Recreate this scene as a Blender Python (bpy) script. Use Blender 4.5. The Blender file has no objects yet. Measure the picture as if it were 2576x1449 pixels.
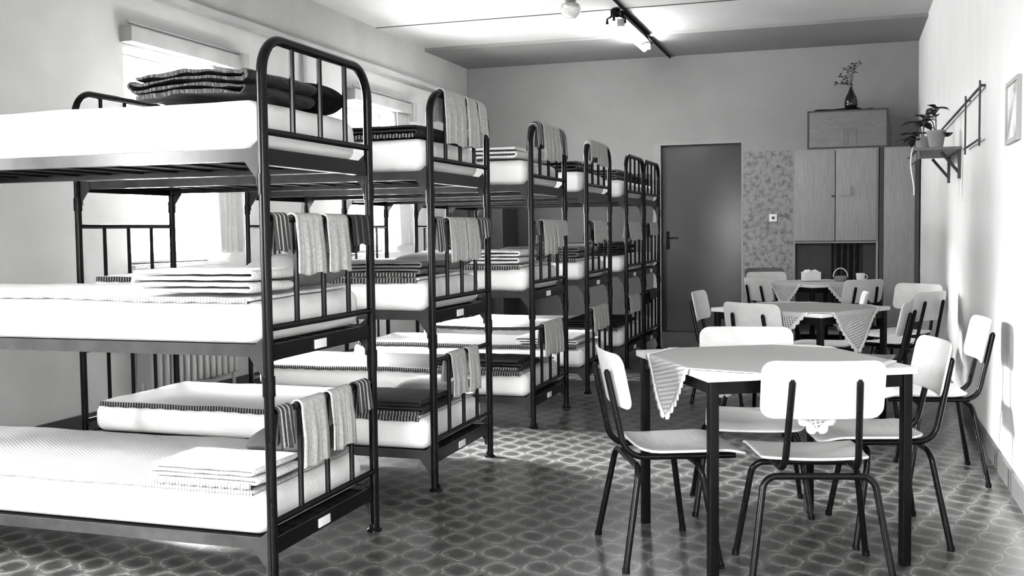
import bpy, math, random
from mathutils import Vector, Matrix, noise

S = bpy.context.scene
COL = S.collection
R = math.radians

# ------------------------------------------------------------------ camera, sky, exposure
CAM_H = 1.2632
yaw, pitch, roll, focal = 0.3135, -0.0547, -0.0116, 2603.6
fw = Vector((-math.sin(yaw)*math.cos(pitch), math.cos(yaw)*math.cos(pitch), math.sin(pitch)))
rt = Vector((math.cos(yaw), math.sin(yaw), 0)); up = rt.cross(fw)
rr = math.cos(roll)*rt + math.sin(roll)*up
uu = -math.sin(roll)*rt + math.cos(roll)*up
cd = bpy.data.cameras.new('camera'); cam = bpy.data.objects.new('camera', cd); COL.objects.link(cam)
cd.sensor_fit = 'HORIZONTAL'; cd.sensor_width = 36; cd.lens = focal/2576*36; cd.clip_start = .05
M = Matrix.Identity(4)
for i in range(3):
    M[i][0], M[i][1], M[i][2] = rr[i], uu[i], -fw[i]
M[2][3] = CAM_H
cam.matrix_world = M
S.camera = cam
S.view_settings.view_transform = 'Standard'; S.view_settings.look = 'None'
S.view_settings.gamma = 1; S.view_settings.use_curve_mapping = False
S.view_settings.exposure = 3.0
S.cycles.diffuse_bounces = 1; S.cycles.glossy_bounces = 3; S.cycles.max_bounces = 8; S.cycles.transparent_max_bounces = 16

SKY = 30.0
w = bpy.data.worlds.new('overcast_sky'); S.world = w; w.use_nodes = True
nt = w.node_tree; nt.nodes.clear()
wo = nt.nodes.new('ShaderNodeOutputWorld'); bg = nt.nodes.new('ShaderNodeBackground')
tc = nt.nodes.new('ShaderNodeTexCoord'); sx = nt.nodes.new('ShaderNodeSeparateXYZ'); cr = nt.nodes.new('ShaderNodeValToRGB')
mp = nt.nodes.new('ShaderNodeMapRange'); mp.inputs[1].default_value = -1; mp.inputs[2].default_value = 1
nt.links.new(tc.outputs['Generated'], sx.inputs[0]); nt.links.new(sx.outputs[2], mp.inputs[0])
nt.links.new(mp.outputs[0], cr.inputs[0]); nt.links.new(cr.outputs[0], bg.inputs[0]); nt.links.new(bg.outputs[0], wo.inputs[0])
cr.color_ramp.elements.new(.52)                      # dull ground, overcast sky brightening towards the zenith
for e_, (p_, v_) in zip(cr.color_ramp.elements, ((.49, .16), (.515, .30), (1., 1.))): e_.position = p_; e_.color = (v_, v_, v_, 1)
bg.inputs[1].default_value = SKY

# room extents
XL, XR, YF, YB, ZC = -4.75, 0.76, -2.2, 12.7, 3.4
WINZ = (1.06, 2.56)
REAR = [(-1.2, .3)+WINZ]            # opening of the wall behind the camera (x0, x1, z0, z1)
WINS = [(-.75, .4)+WINZ, (1.45, 2.5)+WINZ, (6.03, 7.18)+WINZ, (9.4, 10.5)+WINZ]      # openings of the left wall (y0, y1, z0, z1)

def portal(name, loc, rot, sx_, sy_):
    l = bpy.data.lights.new(name, 'AREA'); l.shape = 'RECTANGLE'; l.size = sx_; l.size_y = sy_
    l.cycles.is_portal = True
    o = bpy.data.objects.new(name, l); COL.objects.link(o); o.location = loc; o.rotation_euler = rot
for (a, b, c, d) in WINS:
    portal('window_daylight', (XL-.31, (a+b)/2, (c+d)/2), (0, R(-90), 0), d-c, b-a)

for (a, b, c, d) in REAR:
    portal('window_daylight', ((a+b)/2, YF-.31, (c+d)/2), (R(90), 0, 0), b-a, d-c)

# hazy sun standing before the window wall
sl = bpy.data.lights.new('hazy_sun', 'SUN'); sl.energy = 16.0; sl.angle = R(26)
so = bpy.data.objects.new('hazy_sun', sl); COL.objects.link(so)
so.rotation_euler = Vector((math.cos(R(26)), -.17, -math.sin(R(26)))).to_track_quat('-Z', 'Y').to_euler()

# ------------------------------------------------------------------ materials
MATS = {}
def mat(name, v, rough=.6, var=0., vscale=8., bump=0., bscale=60., metal=0., spec=.5, sheen=0., stretch=(1, 1, 1), coat=0.):
    m = bpy.data.materials.new(name); m.use_nodes = True; n = m.node_tree
    b = n.nodes['Principled BSDF']
    b.inputs['Base Color'].default_value = (v, v, v*.99, 1); b.inputs['Roughness'].default_value = rough
    b.inputs['Metallic'].default_value = metal; b.inputs['Specular IOR Level'].default_value = spec
    if sheen: b.inputs['Sheen Weight'].default_value = sheen
    if coat: b.inputs['Coat Weight'].default_value = coat
    if var or bump:
        t = n.nodes.new('ShaderNodeTexCoord'); mpp = n.nodes.new('ShaderNodeMapping'); mpp.inputs['Scale'].default_value = stretch
        n.links.new(t.outputs['Object'], mpp.inputs[0])
    if var:
        no = n.nodes.new('ShaderNodeTexNoise'); no.inputs['Scale'].default_value = vscale; no.inputs['Detail'].default_value = 6
        r = n.nodes.new('ShaderNodeValToRGB')
        lo, hi = max(0, v*(1-var)), min(1, v*(1+var))
        r.color_ramp.elements[0].position = .3; r.color_ramp.elements[0].color = (lo, lo, lo*.99, 1)
        r.color_ramp.elements[1].position = .7; r.color_ramp.elements[1].color = (hi, hi, hi*.99, 1)
        n.links.new(mpp.outputs[0], no.inputs['Vector']); n.links.new(no.outputs[0], r.inputs[0]); n.links.new(r.outputs[0], b.inputs['Base Color'])
    if bump:
        no2 = n.nodes.new('ShaderNodeTexNoise'); no2.inputs['Scale'].default_value = bscale; no2.inputs['Detail'].default_value = 4
        bp = n.nodes.new('ShaderNodeBump'); bp.inputs['Strength'].default_value = bump; bp.inputs['Distance'].default_value = .01
        n.links.new(mpp.outputs[0], no2.inputs['Vector']); n.links.new(no2.outputs[0], bp.inputs['Height']); n.links.new(bp.outputs[0], b.inputs['Normal'])
    MATS[name] = m
    return m

def node(n, t, **k):
    x = n.nodes.new(t)
    for a, v in k.items(): setattr(x, a, v)
    return x
def math_(n, op, a, b=None):
    x = n.nodes.new('ShaderNodeMath'); x.operation = op
    for i, q in enumerate((a, b)):
        if q is None: continue
        if isinstance(q, (int, float)): x.inputs[i].default_value = q
        else: n.links.new(q, x.inputs[i])
    return x.outputs[0]
def ramp(n, src, stops):
    r = n.nodes.new('ShaderNodeValToRGB'); e = r.color_ramp.elements
    while len(e) < len(stops): e.new(.5)
    for q, (p, v) in zip(e, stops): q.position = p; q.color = (v, v, v*.99, 1)
    n.links.new(src, r.inputs[0]); return r.outputs[0]
def coords(n, which='Object'):
    t = n.nodes.new('ShaderNodeTexCoord'); s = n.nodes.new('ShaderNodeSeparateXYZ'); n.links.new(t.outputs[which], s.inputs[0])
    return s.outputs[0], s.outputs[1], s.outputs[2], t.outputs[which]

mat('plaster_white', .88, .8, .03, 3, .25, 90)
mat('plaster_grey', .12, .8, .05, 3, .25, 90)  # unseen front wall, toned dark to cut the bounced fill light
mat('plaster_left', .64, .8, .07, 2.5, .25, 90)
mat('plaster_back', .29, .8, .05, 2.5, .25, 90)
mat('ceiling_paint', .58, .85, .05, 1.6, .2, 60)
mat('soffit_shaded', .28, .85, .05, 1.6, .2, 60)  # darker than the ceiling paint: the soffit's weaker light is in the colour
mat('beam_paint', .46, .85, .10, 2.2, .2, 60)
mat('trim_dark', .05, .6)
mat('trim_mid', .35, .7)
mat('baseboard_paint', .08, .5, .15, 6)
mat('dado_paint', .055, .5, .1, 3)
mat('door_paint', .04, .3, .12, 2.5, .05, 20)
mat('door_frame_paint', .30, .5)
mat('rail_enamel_lit', .035, .22, .2, 14, spec=.3)  # lighter than the frame enamel: the rails' lit look put into the colour
mat('black_metal', .004, .25, .25, 25, spec=.15)
mat('dark_metal', .003, .6, .2, 20, spec=.1)
mat('frame_enamel', .004, .22, .25, 14, spec=.12)
mat('grey_metal', .25, .4)
mat('ticking_white', .86, .9, .03, 5, .25, 45)
mat('card_white', .8, .7)
mat('quilt_satin', .022, .45, .5, 14, .9, 26, spec=.2, stretch=(2.5, 1, 1))
mat('black_cloth', .003, .9, .1, 20, spec=.1)
mat('pillow_grey', .17, .9, .12, 9, .25, 30)
mat('pillow_dark', .05, .9, .15, 9, .25, 30)
mat('plywood', .66, .38, .07, 5, .03, 30, stretch=(2, 14, 2))
mat('plywood_unlit', .07, .5, .15, 6)  # dark plywood copy: shade on the chair's unlit side put into the colour
mat('table_white', .86, .3)
mat('steel_leg', .004, .3, .2, 18, spec=.1)
mat('wood_light', .26, .5, .14, 5, .08, 40, stretch=(14, 14, 1.2))
mat('wood_box', .17, .5, .15, 6, .08, 40, stretch=(2, 8, 8))
mat('wood_dark', .03, .5, .2, 8)
mat('wood_shelf', .13, .5, .2, 8)
mat('leaf', .02, .5, .3, 20)
mat('leaf_pale', .12, .6, .3, 20)
mat('pot_clay', .26, .7, .1, 10)
mat('vase_glaze', .012, .12, spec=.6)
mat('net_curtain', .34, .9, .05, 30)
mat('curtain_dark', .02, .9, .3, 10)
mat('pelmet_wood', .42, .6, .12, 5)
mat('window_paint', .55, .4)
mat('radiator_paint', .45, .4)
mat('paper', .8, .8, .1, 10)
mat('china', .85, .2)
mat('pipe_paint', .5, .5)
mat('switch_plastic', .8, .4)

def glass_mat():
    m = bpy.data.materials.new('window_glass'); m.use_nodes = True; n = m.node_tree; n.nodes.clear()
    o = n.nodes.new('ShaderNodeOutputMaterial'); mx = n.nodes.new('ShaderNodeMixShader'); t = n.nodes.new('ShaderNodeBsdfTransparent'); g = n.nodes.new('ShaderNodeBsdfGlossy')
    g.inputs['Roughness'].default_value = .02; mx.inputs[0].default_value = .06
    n.links.new(t.outputs[0], mx.inputs[1]); n.links.new(g.outputs[0], mx.inputs[2]); n.links.new(mx.outputs[0], o.inputs[0])
    MATS['window_glass'] = m
glass_mat()
def tube_mat():
    m = bpy.data.materials.new('lit_tube'); m.use_nodes = True; b = m.node_tree.nodes['Principled BSDF']
    b.inputs['Base Color'].default_value = (.9, .9, .9, 1); b.inputs['Emission Color'].default_value = (1, 1, 1, 1); b.inputs['Emission Strength'].default_value = 14
    MATS['lit_tube'] = m
tube_mat()
def globe_mat():
    m = mat('globe_glass', .9, .08); b = m.node_tree.nodes['Principled BSDF']; b.inputs['Transmission Weight'].default_value = .6
globe_mat()

def lino():
    m = mat('lino_floor', .15, .28); n = m.node_tree; b = n.nodes['Principled BSDF']
    x, y, z, v = coords(n)
    no = n.nodes.new('ShaderNodeTexNoise'); no.inputs['Scale'].default_value = 26; no.inputs['Detail'].default_value = 3; n.links.new(v, no.inputs['Vector'])
    wob = math_(n, 'MULTIPLY', math_(n, 'SUBTRACT', no.outputs[0], .5), .035)
    X = math_(n, 'MULTIPLY', math_(n, 'ADD', math_(n, 'ADD', math_(n, 'MULTIPLY', x, .93), math_(n, 'MULTIPLY', y, .36)), wob), 2*math.pi/.155)
    Y = math_(n, 'MULTIPLY', math_(n, 'ADD', math_(n, 'ADD', math_(n, 'MULTIPLY', x, -.36), math_(n, 'MULTIPLY', y, .93)), wob), 2*math.pi/.20)
    f = math_(n, 'ADD', math_(n, 'COSINE', X), math_(n, 'COSINE', Y))
    a = math_(n, 'ABSOLUTE', f)
    # ogee: scallop the straight lattice lines
    sc = math_(n, 'MULTIPLY', math_(n, 'COSINE', math_(n, 'ADD', X, Y)), .22)
    a = math_(n, 'ABSOLUTE', math_(n, 'ADD', f, sc))
    c1 = ramp(n, math_(n, 'DIVIDE', a, 2), [(0, .24), (.04, .21), (.1, .105), (.42, .08), (.6, .045), (1, .036)])
    n2 = n.nodes.new('ShaderNodeTexNoise'); n2.inputs['Scale'].default_value = 70; n2.inputs['Detail'].default_value = 5; n.links.new(v, n2.inputs['Vector'])
    mul = ramp(n, n2.outputs[0], [(.3, .55), (.7, 1.35)])
    mx = node(n, 'ShaderNodeMix', data_type='RGBA', blend_type='MULTIPLY'); mx.inputs[0].default_value = 1
    n.links.new(c1, mx.inputs[6]); n.links.new(mul, mx.inputs[7]); n.links.new(mx.outputs[2], b.inputs['Base Color'])
    bp = n.nodes.new('ShaderNodeBump'); bp.inputs['Strength'].default_value = .12; bp.inputs['Distance'].default_value = .004
    n.links.new(n2.outputs[0], bp.inputs['Height']); n.links.new(bp.outputs[0], b.inputs['Normal'])
lino()

def stripes(name, stops, reps, axis=0, rough=.95, which='UV', spec=.2, bump=0):
    m = mat(name, .5, rough, spec=spec); n = m.node_tree; b = n.nodes['Principled BSDF']
    c = coords(n, which)
    fr = math_(n, 'FRACT', math_(n, 'MULTIPLY', c[axis], reps))
    col = ramp(n, fr, stops)
    no = n.nodes.new('ShaderNodeTexNoise'); no.inputs['Scale'].default_value = 90; n.links.new(coords(n)[3], no.inputs['Vector'])
    mul = ramp(n, no.outputs[0], [(.3, .8), (.7, 1.15)])
    mx = node(n, 'ShaderNodeMix', data_type='RGBA', blend_type='MULTIPLY'); mx.inputs[0].default_value = 1
    n.links.new(col, mx.inputs[6]); n.links.new(mul, mx.inputs[7]); n.links.new(mx.outputs[2], b.inputs['Base Color'])
    bp = n.nodes.new('ShaderNodeBump'); bp.inputs['Strength'].default_value = .3; bp.inputs['Distance'].default_value = .004
    n.links.new(no.outputs[0], bp.inputs['Height']); n.links.new(bp.outputs[0], b.inputs['Normal'])
stripes('towel_light', [(0, .48), (.35, .48), (.45, .3), (.55, .48), (.7, .48), (.78, .36), (.86, .48)], 4)
stripes('towel_plain', [(0, .45), (.8, .45), (.9, .38), (1, .45)], 2)
stripes('towel_striped', [(0, .05), (.3, .06), (.36, .5), (.62, .5), (.68, .05), (1, .05)], 3.5)
stripes('towel_dark', [(0, .025), (.4, .025), (.5, .11), (.6, .11), (.7, .025), (1, .025)], 3)
stripes('crochet_edging', [(0, .72), (.42, .72), (.5, .2), (.9, .2), (1, .72)], 78, which='Object')
stripes('crochet_dark', [(0, .25), (.3, .25), (.4, .02), (.92, .02), (1, .25)], 60, which='Object')

def knit(name, v, sc=95., dark=.6, holes=False):
    m = mat(name, v, .95, spec=.15); n = m.node_tree; b = n.nodes['Principled BSDF']
    x, y, z, vv = coords(n, 'UV')
    k = sc*2*math.pi
    f = math_(n, 'MULTIPLY', math_(n, 'SINE', math_(n, 'MULTIPLY', math_(n, 'ADD', x, math_(n, 'MULTIPLY', y, .35)), k*.7)), math_(n, 'SINE', math_(n, 'MULTIPLY', y, k*.7)))
    h = math_(n, 'ADD', math_(n, 'MULTIPLY', f, .5), .5)
    col = ramp(n, h, [(0, v*dark), (.45, v), (1, v*1.05)])
    n.links.new(col, b.inputs['Base Color'])
    bp = n.nodes.new('ShaderNodeBump'); bp.inputs['Strength'].default_value = .35; bp.inputs['Distance'].default_value = .004
    n.links.new(h, bp.inputs['Height']); n.links.new(bp.outputs[0], b.inputs['Normal'])
    if holes:
        al = ramp(n, h, [(0, 0), (.22, 0), (.28, 1), (1, 1)])
        n.links.new(al, b.inputs['Alpha'])
knit('bedspread_knit', .42, 60, .7)
knit('bedspread_pale', .7, 60, .8)
knit('blanket_light', .76, 70, .85)
knit('blanket_grey', .13, 70, .7)
knit('blanket_dark', .03, 70, .6)
knit('crochet_cloth', .62, 72, .15, True)
mat('lace_white', .8, .9, .08, 60, .4, 120)

def wallpaper():
    m = mat('wallpaper', .24, .8); n = m.node_tree; b = n.nodes['Principled BSDF']; v = coords(n)[3]
    a = n.nodes.new('ShaderNodeTexNoise'); a.inputs['Scale'].default_value = 16; a.inputs['Detail'].default_value = 4; n.links.new(v, a.inputs['Vector'])
    vo = n.nodes.new('ShaderNodeTexVoronoi'); vo.inputs['Scale'].default_value = 8; vo.distance = 'EUCLIDEAN'; n.links.new(v, vo.inputs['Vector'])
    ring = math_(n, 'SINE', math_(n, 'ADD', math_(n, 'MULTIPLY', vo.outputs['Distance'], 20), math_(n, 'MULTIPLY', a.outputs[0], 7)))
    col = ramp(n, math_(n, 'ADD', math_(n, 'MULTIPLY', ring, .05), a.outputs[0]), [(.3, .12), (.42, .2), (.55, .27), (.7, .30)])
    n.links.new(col, b.inputs['Base Color'])
wallpaper()
def printed():
    m = mat('picture_print', .7, .6); n = m.node_tree; b = n.nodes['Principled BSDF']; v = coords(n)[3]
    a = n.nodes.new('ShaderNodeTexNoise'); a.inputs['Scale'].default_value = 7; a.inputs['Detail'].default_value = 3; n.links.new(v, a.inputs['Vector'])
    n.links.new(ramp(n, a.outputs[0], [(.35, .25), (.5, .7), (.7, .8)]), b.inputs['Base Color'])
printed()

# ------------------------------------------------------------------ geometry helpers
def fillet(pts, rad, seg=7):
    pts = [Vector(p) for p in pts]; out = [pts[0]]
    for i in range(1, len(pts)-1):
        a, p, b = pts[i-1], pts[i], pts[i+1]
        da, db = (a-p), (b-p); la, lb = da.length, db.length; da.normalize(); db.normalize()
        ang = da.angle(db, math.pi)
        if ang > math.pi-.02: out.append(p); continue
        d = min(rad/math.tan(ang/2), la*.49, lb*.49); rd = d*math.tan(ang/2)
        c = p+(da+db).normalized()*(rd/math.sin(ang/2))
        s, e = p+da*d-c, p+db*d-c; tot = s.angle(e)
        ax = s.cross(e)
        if ax.length < 1e-9: out.append(p); continue
        ax.normalize()
        for k in range(seg+1):
            out.append(c+Matrix.Rotation(tot*k/seg, 3, ax)@s)
    out.append(pts[-1]); return out

class G:
    def __init__(s): s.v = []; s.f = []; s.uv = {}
    def add(s, vs, fs):
        o = len(s.v); s.v += [tuple(q) for q in vs]; s.f += [tuple(i+o for i in f) for f in fs]
        return s
    def box(s, x0, x1, y0, y1, z0, z1):
        return s.add([(x0, y0, z0), (x1, y0, z0), (x1, y1, z0), (x0, y1, z0), (x0, y0, z1), (x1, y0, z1), (x1, y1, z1), (x0, y1, z1)],
                     [(0, 3, 2, 1), (4, 5, 6, 7), (0, 1, 5, 4), (1, 2, 6, 5), (2, 3, 7, 6), (3, 0, 4, 7)])
    def bbox(s, x0, x1, y0, y1, z0, z1, b=.004):      # bevelled box
        return s.rbox((x0+x1)/2, (y0+y1)/2, (z0+z1)/2, x1-x0, y1-y0, z1-z0, b, 2)
    def tube(s, pts, r, n=10, caps=True):
        pts = [Vector(p) for p in pts]; N = len(pts); vs = []; fs = []
        rs = r if isinstance(r, (list, tuple)) else [r]*N
        t = [(pts[min(i+1, N-1)]-pts[max(i-1, 0)]).normalized() for i in range(N)]
        ref = Vector((0, 0, 1)) if abs(t[0].z) < .9 else Vector((1, 0, 0))
        u = (ref-t[0]*ref.dot(t[0])).normalized()
        for i in range(N):
            u = (u-t[i]*u.dot(t[i])).normalized(); w_ = t[i].cross(u)
            for k in range(n):
                a = 2*math.pi*k/n; vs.append(pts[i]+(u*math.cos(a)+w_*math.sin(a))*rs[i])
        for i in range(N-1):
            for k in range(n):
                a, b = i*n+k, i*n+(k+1) % n; fs.append((a, b, b+n, a+n))
        if caps: fs.append(tuple(reversed(range(n)))); fs.append(tuple((N-1)*n+k for k in range(n)))
        return s.add(vs, fs)
    def lathe(s, prof, cx=0, cy=0, n=24):
        vs = []; fs = []; N = len(prof)
        for (r, z) in prof:
            for k in range(n): a = 2*math.pi*k/n; vs.append((cx+r*math.cos(a), cy+r*math.sin(a), z))
        for i in range(N-1):
            for k in range(n): a, b = i*n+k, i*n+(k+1) % n; fs.append((a, b, b+n, a+n))
        fs.append(tuple(reversed(range(n)))); fs.append(tuple((N-1)*n+k for k in range(n)))
        return s.add(vs, fs)
    def rbox(s, cx, cy, cz, lx, ly, lz, r, seg=4, inner=(1, 1, 1), fn=None):
        r = min(r, lx/2*.999, ly/2*.999, lz/2*.999)
        def axis(l, ni):
            h = l/2; e = [-h+r*(1-math.tan(math.pi/4*(1-k/seg))) for k in range(seg+1)]
            mid = [(-h+r)+(l-2*r)*k/ni for k in range(1, ni)] if l-2*r > 1e-6 else []
            e2 = [-q for q in reversed(e)]
            L = e+mid+e2; out = [L[0]]
            for q in L[1:]:
                if q-out[-1] > 1e-6: out.append(q)
            return out
        ax = [axis(lx, inner[0]), axis(ly, inner[1]), axis(lz, inner[2])]
        idx = {}; vs = []; fs = []; H = (lx/2, ly/2, lz/2)
        def vid(p):
            k = tuple(round(q, 6) for q in p)
            if k in idx: return idx[k]
            q = Vector([max(-H[i]+r, min(H[i]-r, p[i])) for i in range(3)]); d = Vector(p)-q
            P = q+d.normalized()*r if d.length > 1e-9 else q
            if fn: P = Vector(fn(P.x, P.y, P.z))
            idx[k] = len(vs); vs.append((P.x+cx, P.y+cy, P.z+cz)); return idx[k]
        for a in range(3):
            b, c = (a+1) % 3, (a+2) % 3
            for sgn in (-1, 1):
                A, B = ax[b], ax[c]
                for i in range(len(A)-1):
                    for j in range(len(B)-1):
                        q = []
                        for (ii, jj) in ((i, j), (i+1, j), (i+1, j+1), (i, j+1)):
                            p = [0, 0, 0]; p[a] = sgn*H[a]; p[b] = A[ii]; p[c] = B[jj]; q.append(vid(p))
                        if sgn < 0: q.reverse()
                        fs.append(tuple(q))
        return s.add(vs, fs)
    def grid(s, nu, nv, fn):                           # open sheet with uv
        o = len(s.v); vs = []; fs = []
        for j in range(nv+1):
            for i in range(nu+1):
                vs.append(fn(i/nu, j/nv)); s.uv[o+len(vs)-1] = (i/nu, j/nv)
        for j in range(nv):
            for i in range(nu):
                a = j*(nu+1)+i; fs.append((a, a+1, a+nu+2, a+nu+1))
        return s.add(vs, fs)
    def planar_uv(s, scale=1., axes=(0, 1)):
        for i, q in enumerate(s.v): s.uv[i] = (q[axes[0]]*scale, q[axes[1]]*scale)
        return s
    def build(s, name, m, parent=None, loc=None, rot=None, smooth=True, solid=None, auto=40):
        me = bpy.data.meshes.new(name); me.from_pydata(s.v, [], s.f); me.update()
        me.materials.append(MATS[m])
        if s.uv:
            L = me.uv_layers.new(name='UVMap')
            for lp in me.loops: L.data[lp.index].uv = s.uv.get(lp.vertex_index, (0, 0))
        if smooth:
            me.polygons.foreach_set('use_smooth', [True]*len(me.polygons))
            try: me.set_sharp_from_angle(angle=R(auto))
            except Exception: pass
        o = bpy.data.objects.new(name, me); COL.objects.link(o)
        if parent: o.parent = parent
        if loc: o.location = loc
        if rot: o.rotation_euler = rot
        if solid:
            md = o.modifiers.new('thickness', 'SOLIDIFY'); md.thickness = solid; md.offset = 0
        return o

def tag(o, label, cat, group=None, kind=None):
    o['label'] = label; o['category'] = cat
    if group: o['group'] = group
    if kind: o['kind'] = kind
    return o
def thing(name, label, cat, loc=(0, 0, 0), rz=0, group=None):
    o = bpy.data.objects.new(name, None); o.empty_display_size = .1; COL.objects.link(o)
    o.location = loc; o.rotation_euler = (0, 0, rz)
    return tag(o, label, cat, group)
def struct(g, name, m, **k):
    o = g.build(name, m, **k); o['kind'] = 'structure'; return o
def copy_tree(o, parent=None):
    c = o.copy(); COL.objects.link(c); c.parent = parent
    for ch in list(o.children): copy_tree(ch, c)
    return c

# ------------------------------------------------------------------ the room
T = .3
struct(G().box(XL-T, XR+T, YF-T, YB+T, -.12, 0), 'floor', 'lino_floor', smooth=False)
struct(G().box(XL-T, XR+T, YF-T, YB+T, ZC, ZC+.12), 'ceiling', 'ceiling_paint', smooth=False)
g = G(); ys = [YF-T]
for q in WINS: ys += q[:2]
ys.append(YB+T)
for i in range(0, len(ys), 2): g.box(XL-T, XL, ys[i], ys[i+1], 0, ZC)
for (a, b, c, d) in WINS: g.box(XL-T, XL, a, b, 0, c); g.box(XL-T, XL, a, b, d, ZC)
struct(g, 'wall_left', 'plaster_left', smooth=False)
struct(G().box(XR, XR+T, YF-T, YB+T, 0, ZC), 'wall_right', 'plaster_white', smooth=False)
DX0, DX1, DZ = -2.21, -1.2, 2.31
g = G(); g.box(XL, DX0, YB, YB+T, 0, ZC); g.box(DX1, XR, YB, YB+T, 0, ZC); g.box(DX0, DX1, YB, YB+T, DZ, ZC); g.box(DX0, DX1, YB+.13, YB+T, 0, DZ)
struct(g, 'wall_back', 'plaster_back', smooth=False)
g = G(); xs = [XL]
for q in REAR: xs += q[:2]
xs.append(XR)
for i in range(0, len(xs), 2): g.box(xs[i], xs[i+1], YF-T, YF, 0, ZC)
for (a, b, c, d) in REAR: g.box(a, b, YF-T, YF, 0, c); g.box(a, b, YF-T, YF, d, ZC)
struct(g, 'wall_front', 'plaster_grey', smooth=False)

# ceiling band at the back and its joint lines
struct(G().box(XL, XR, 11.28, YB, ZC-.035, ZC), 'trim_1', 'soffit_shaded', smooth=False)
struct(G().box(XL+.06, XR, 9.962, 9.978, ZC-.006, ZC), 'trim_2', 'trim_dark', smooth=False)
# boxed beam along the left wall with a ledge under it
g = G().box(XL, XL+.06, YF, YB-.02, 3.0, ZC); g.box(XL, XL+.095, YF, YB-.02, 2.945, 3.0)
struct(g, 'trim_3', 'beam_paint', smooth=False)
# dark painted dado left of the door, wallpaper right of it
struct(G().box(-4.12, DX0-.075, YB-.008, YB, .1, 1.95), 'trim_4', 'dado_paint', smooth=False)
struct(G().box(DX1+.01, XR, YB-.006, YB, .1, 2.18), 'trim_5', 'wallpaper', smooth=False)
struct(G().box(XR-.018, XR, YF, YB, 0, .1), 'baseboard_right', 'baseboard_paint', smooth=False)
g = G().box(XL, DX0-.07, YB-.02, YB, 0, .1); g.box(DX1+.01, XR, YB-.02, YB, 0, .1)
struct(g, 'baseboard_back', 'dado_paint', smooth=False)
struct(G().box(XL, XL+.018, YF, YB, 0, .1), 'baseboard_left', 'dado_paint', smooth=False)

# door
dr = struct(G().bbox(DX0+.035, DX1-.01, YB+.05, YB+.09, .012, DZ-.03, .004), 'door_1', 'door_paint')
g = G().box(DX0-.06, DX0+.03, YB-.012, YB+.12, 0, DZ); g.box(DX1-.012, DX1, YB-.002, YB+.12, 0, DZ); g.box(DX0+.03, DX1-.012, YB-.002, YB+.12, DZ-.02, DZ)
g.build('door_frame', 'door_frame_paint', dr, smooth=False)
hd = G().bbox(DX0+.085, DX0+.125, YB+.042, YB+.05, 1.02, 1.24, .003).build('lock_plate', 'black_metal', dr)
G().tube(fillet([(DX0+.105, YB+.05, 1.16), (DX0+.105, YB-.0, 1.16), (DX0+.235, YB-.0, 1.16)], .015, 4), .009, 8).build('door_handle', 'black_metal', dr)

# windows
def window_left(i, a, b, z0, z1):
    x = XL-.2
    g = G()
    for (p, q, r_, s_) in ((a, a+.07, z0, z1), (b-.07, b, z0, z1), (a+.07, b-.07, z0, z0+.08), (a+.07, b-.07, z1-.07, z1)): g.bbox(x-.03, x+.03, p, q, r_, s_, .004)
    o = struct(g, 'window_%d' % i, 'window_paint')
    G().box(x-.003, x+.003, a+.07, b-.07, z0+.08, z1-.07).build('pane', 'window_glass', o, smooth=False)
    G().bbox(x+.03, XL+.05, a, b, z0-.03, z0, .006).build('window_sill', 'window_paint', o)
for i, q in enumerate(WINS): window_left(i+1, *q)

for i, (a, b, z0, z1) in enumerate(REAR):
    y = YF-.2; g = G()
    for (p, q, r_, s_) in ((a, a+.07, z0, z1), (b-.07, b, z0, z1), (a+.07, b-.07, z0, z0+.08), (a+.07, b-.07, z1-.07, z1)): g.bbox(p, q, y-.03, y+.03, r_, s_, .004)
    o = struct(g, 'window_%d' % (i+5), 'window_paint')
    G().box(a+.07, b-.07, y-.003, y+.003, z0+.08, z1-.07).build('pane', 'window_glass', o, smooth=False)
    G().bbox(a, b, y+.03, YF+.05, z0-.03, z0, .006).build('window_sill', 'window_paint', o)

# curtain pelmets and net curtains on the two windows in view
for k, (y0, y1, which) in enumerate(((6.0, 7.36, 'nearer'), (9.38, 10.8, 'farther'))):
    t = thing('curtain_pelmet', 'pale wooden curtain rail box above the %s window' % which, 'curtain rail', (XL, (y0+y1)/2, 2.57), 0, None)
    h = (y1-y0)/2
    G().bbox(0, .10, -h, h, .02, .13, .006).build('rail_box', 'pelmet_wood', t)
    G().tube([(.07, -h, .155), (.07, h, .155)], .012, 8).build('rod', 'pelmet_wood', t)
    G().bbox(0, .13, h-.02, h+.06, -.06, .15, .006).build('end_block', 'pelmet_wood', t)
    def cf(u, v, y0=y1-.38):
        return (XL+.075+.022*math.sin(u*2*math.pi*4.5+.6*math.sin(v*4))*(.5+.5*v), y0+u*.34+.01*math.sin(v*7+u*9), 2.57-v*1.45)
    c = G().grid(60, 30, cf).build('net_curtain', 'net_curtain', solid=.003)
    tag(c, 'white gathered curtain at the right side of the %s window' % which, 'curtain')

t = thing('radiator', 'ribbed radiator under the window behind the second bunk', 'radiator', (XL+.11, 6.55, 0))
for k in range(14): G().rbox(0, -.52+k*.08, .48, .14, .045, .6, .02, 3).build('rib', 'radiator_paint', t)
g = G().tube([(0, -.56, .24), (0, .56, .24)], .018, 8); g.tube([(0, -.56, .72), (0, .56, .72)], .018, 8); g.tube([(0, -.56, 0), (0, -.56, .24)], .014, 8)
g.tube([(0, .56, 0), (0, .56, .24)], .014, 8)
g.build('pipe', 'radiator_paint', t)

o = G().tube([(XL+.03, 8.5, 0), (XL+.03, 8.5, 2.945)], .022, 10).build('heating_pipe', 'pipe_paint'); tag(o, 'upright pale heating pipe on the window wall between the two windows', 'pipe')

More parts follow.
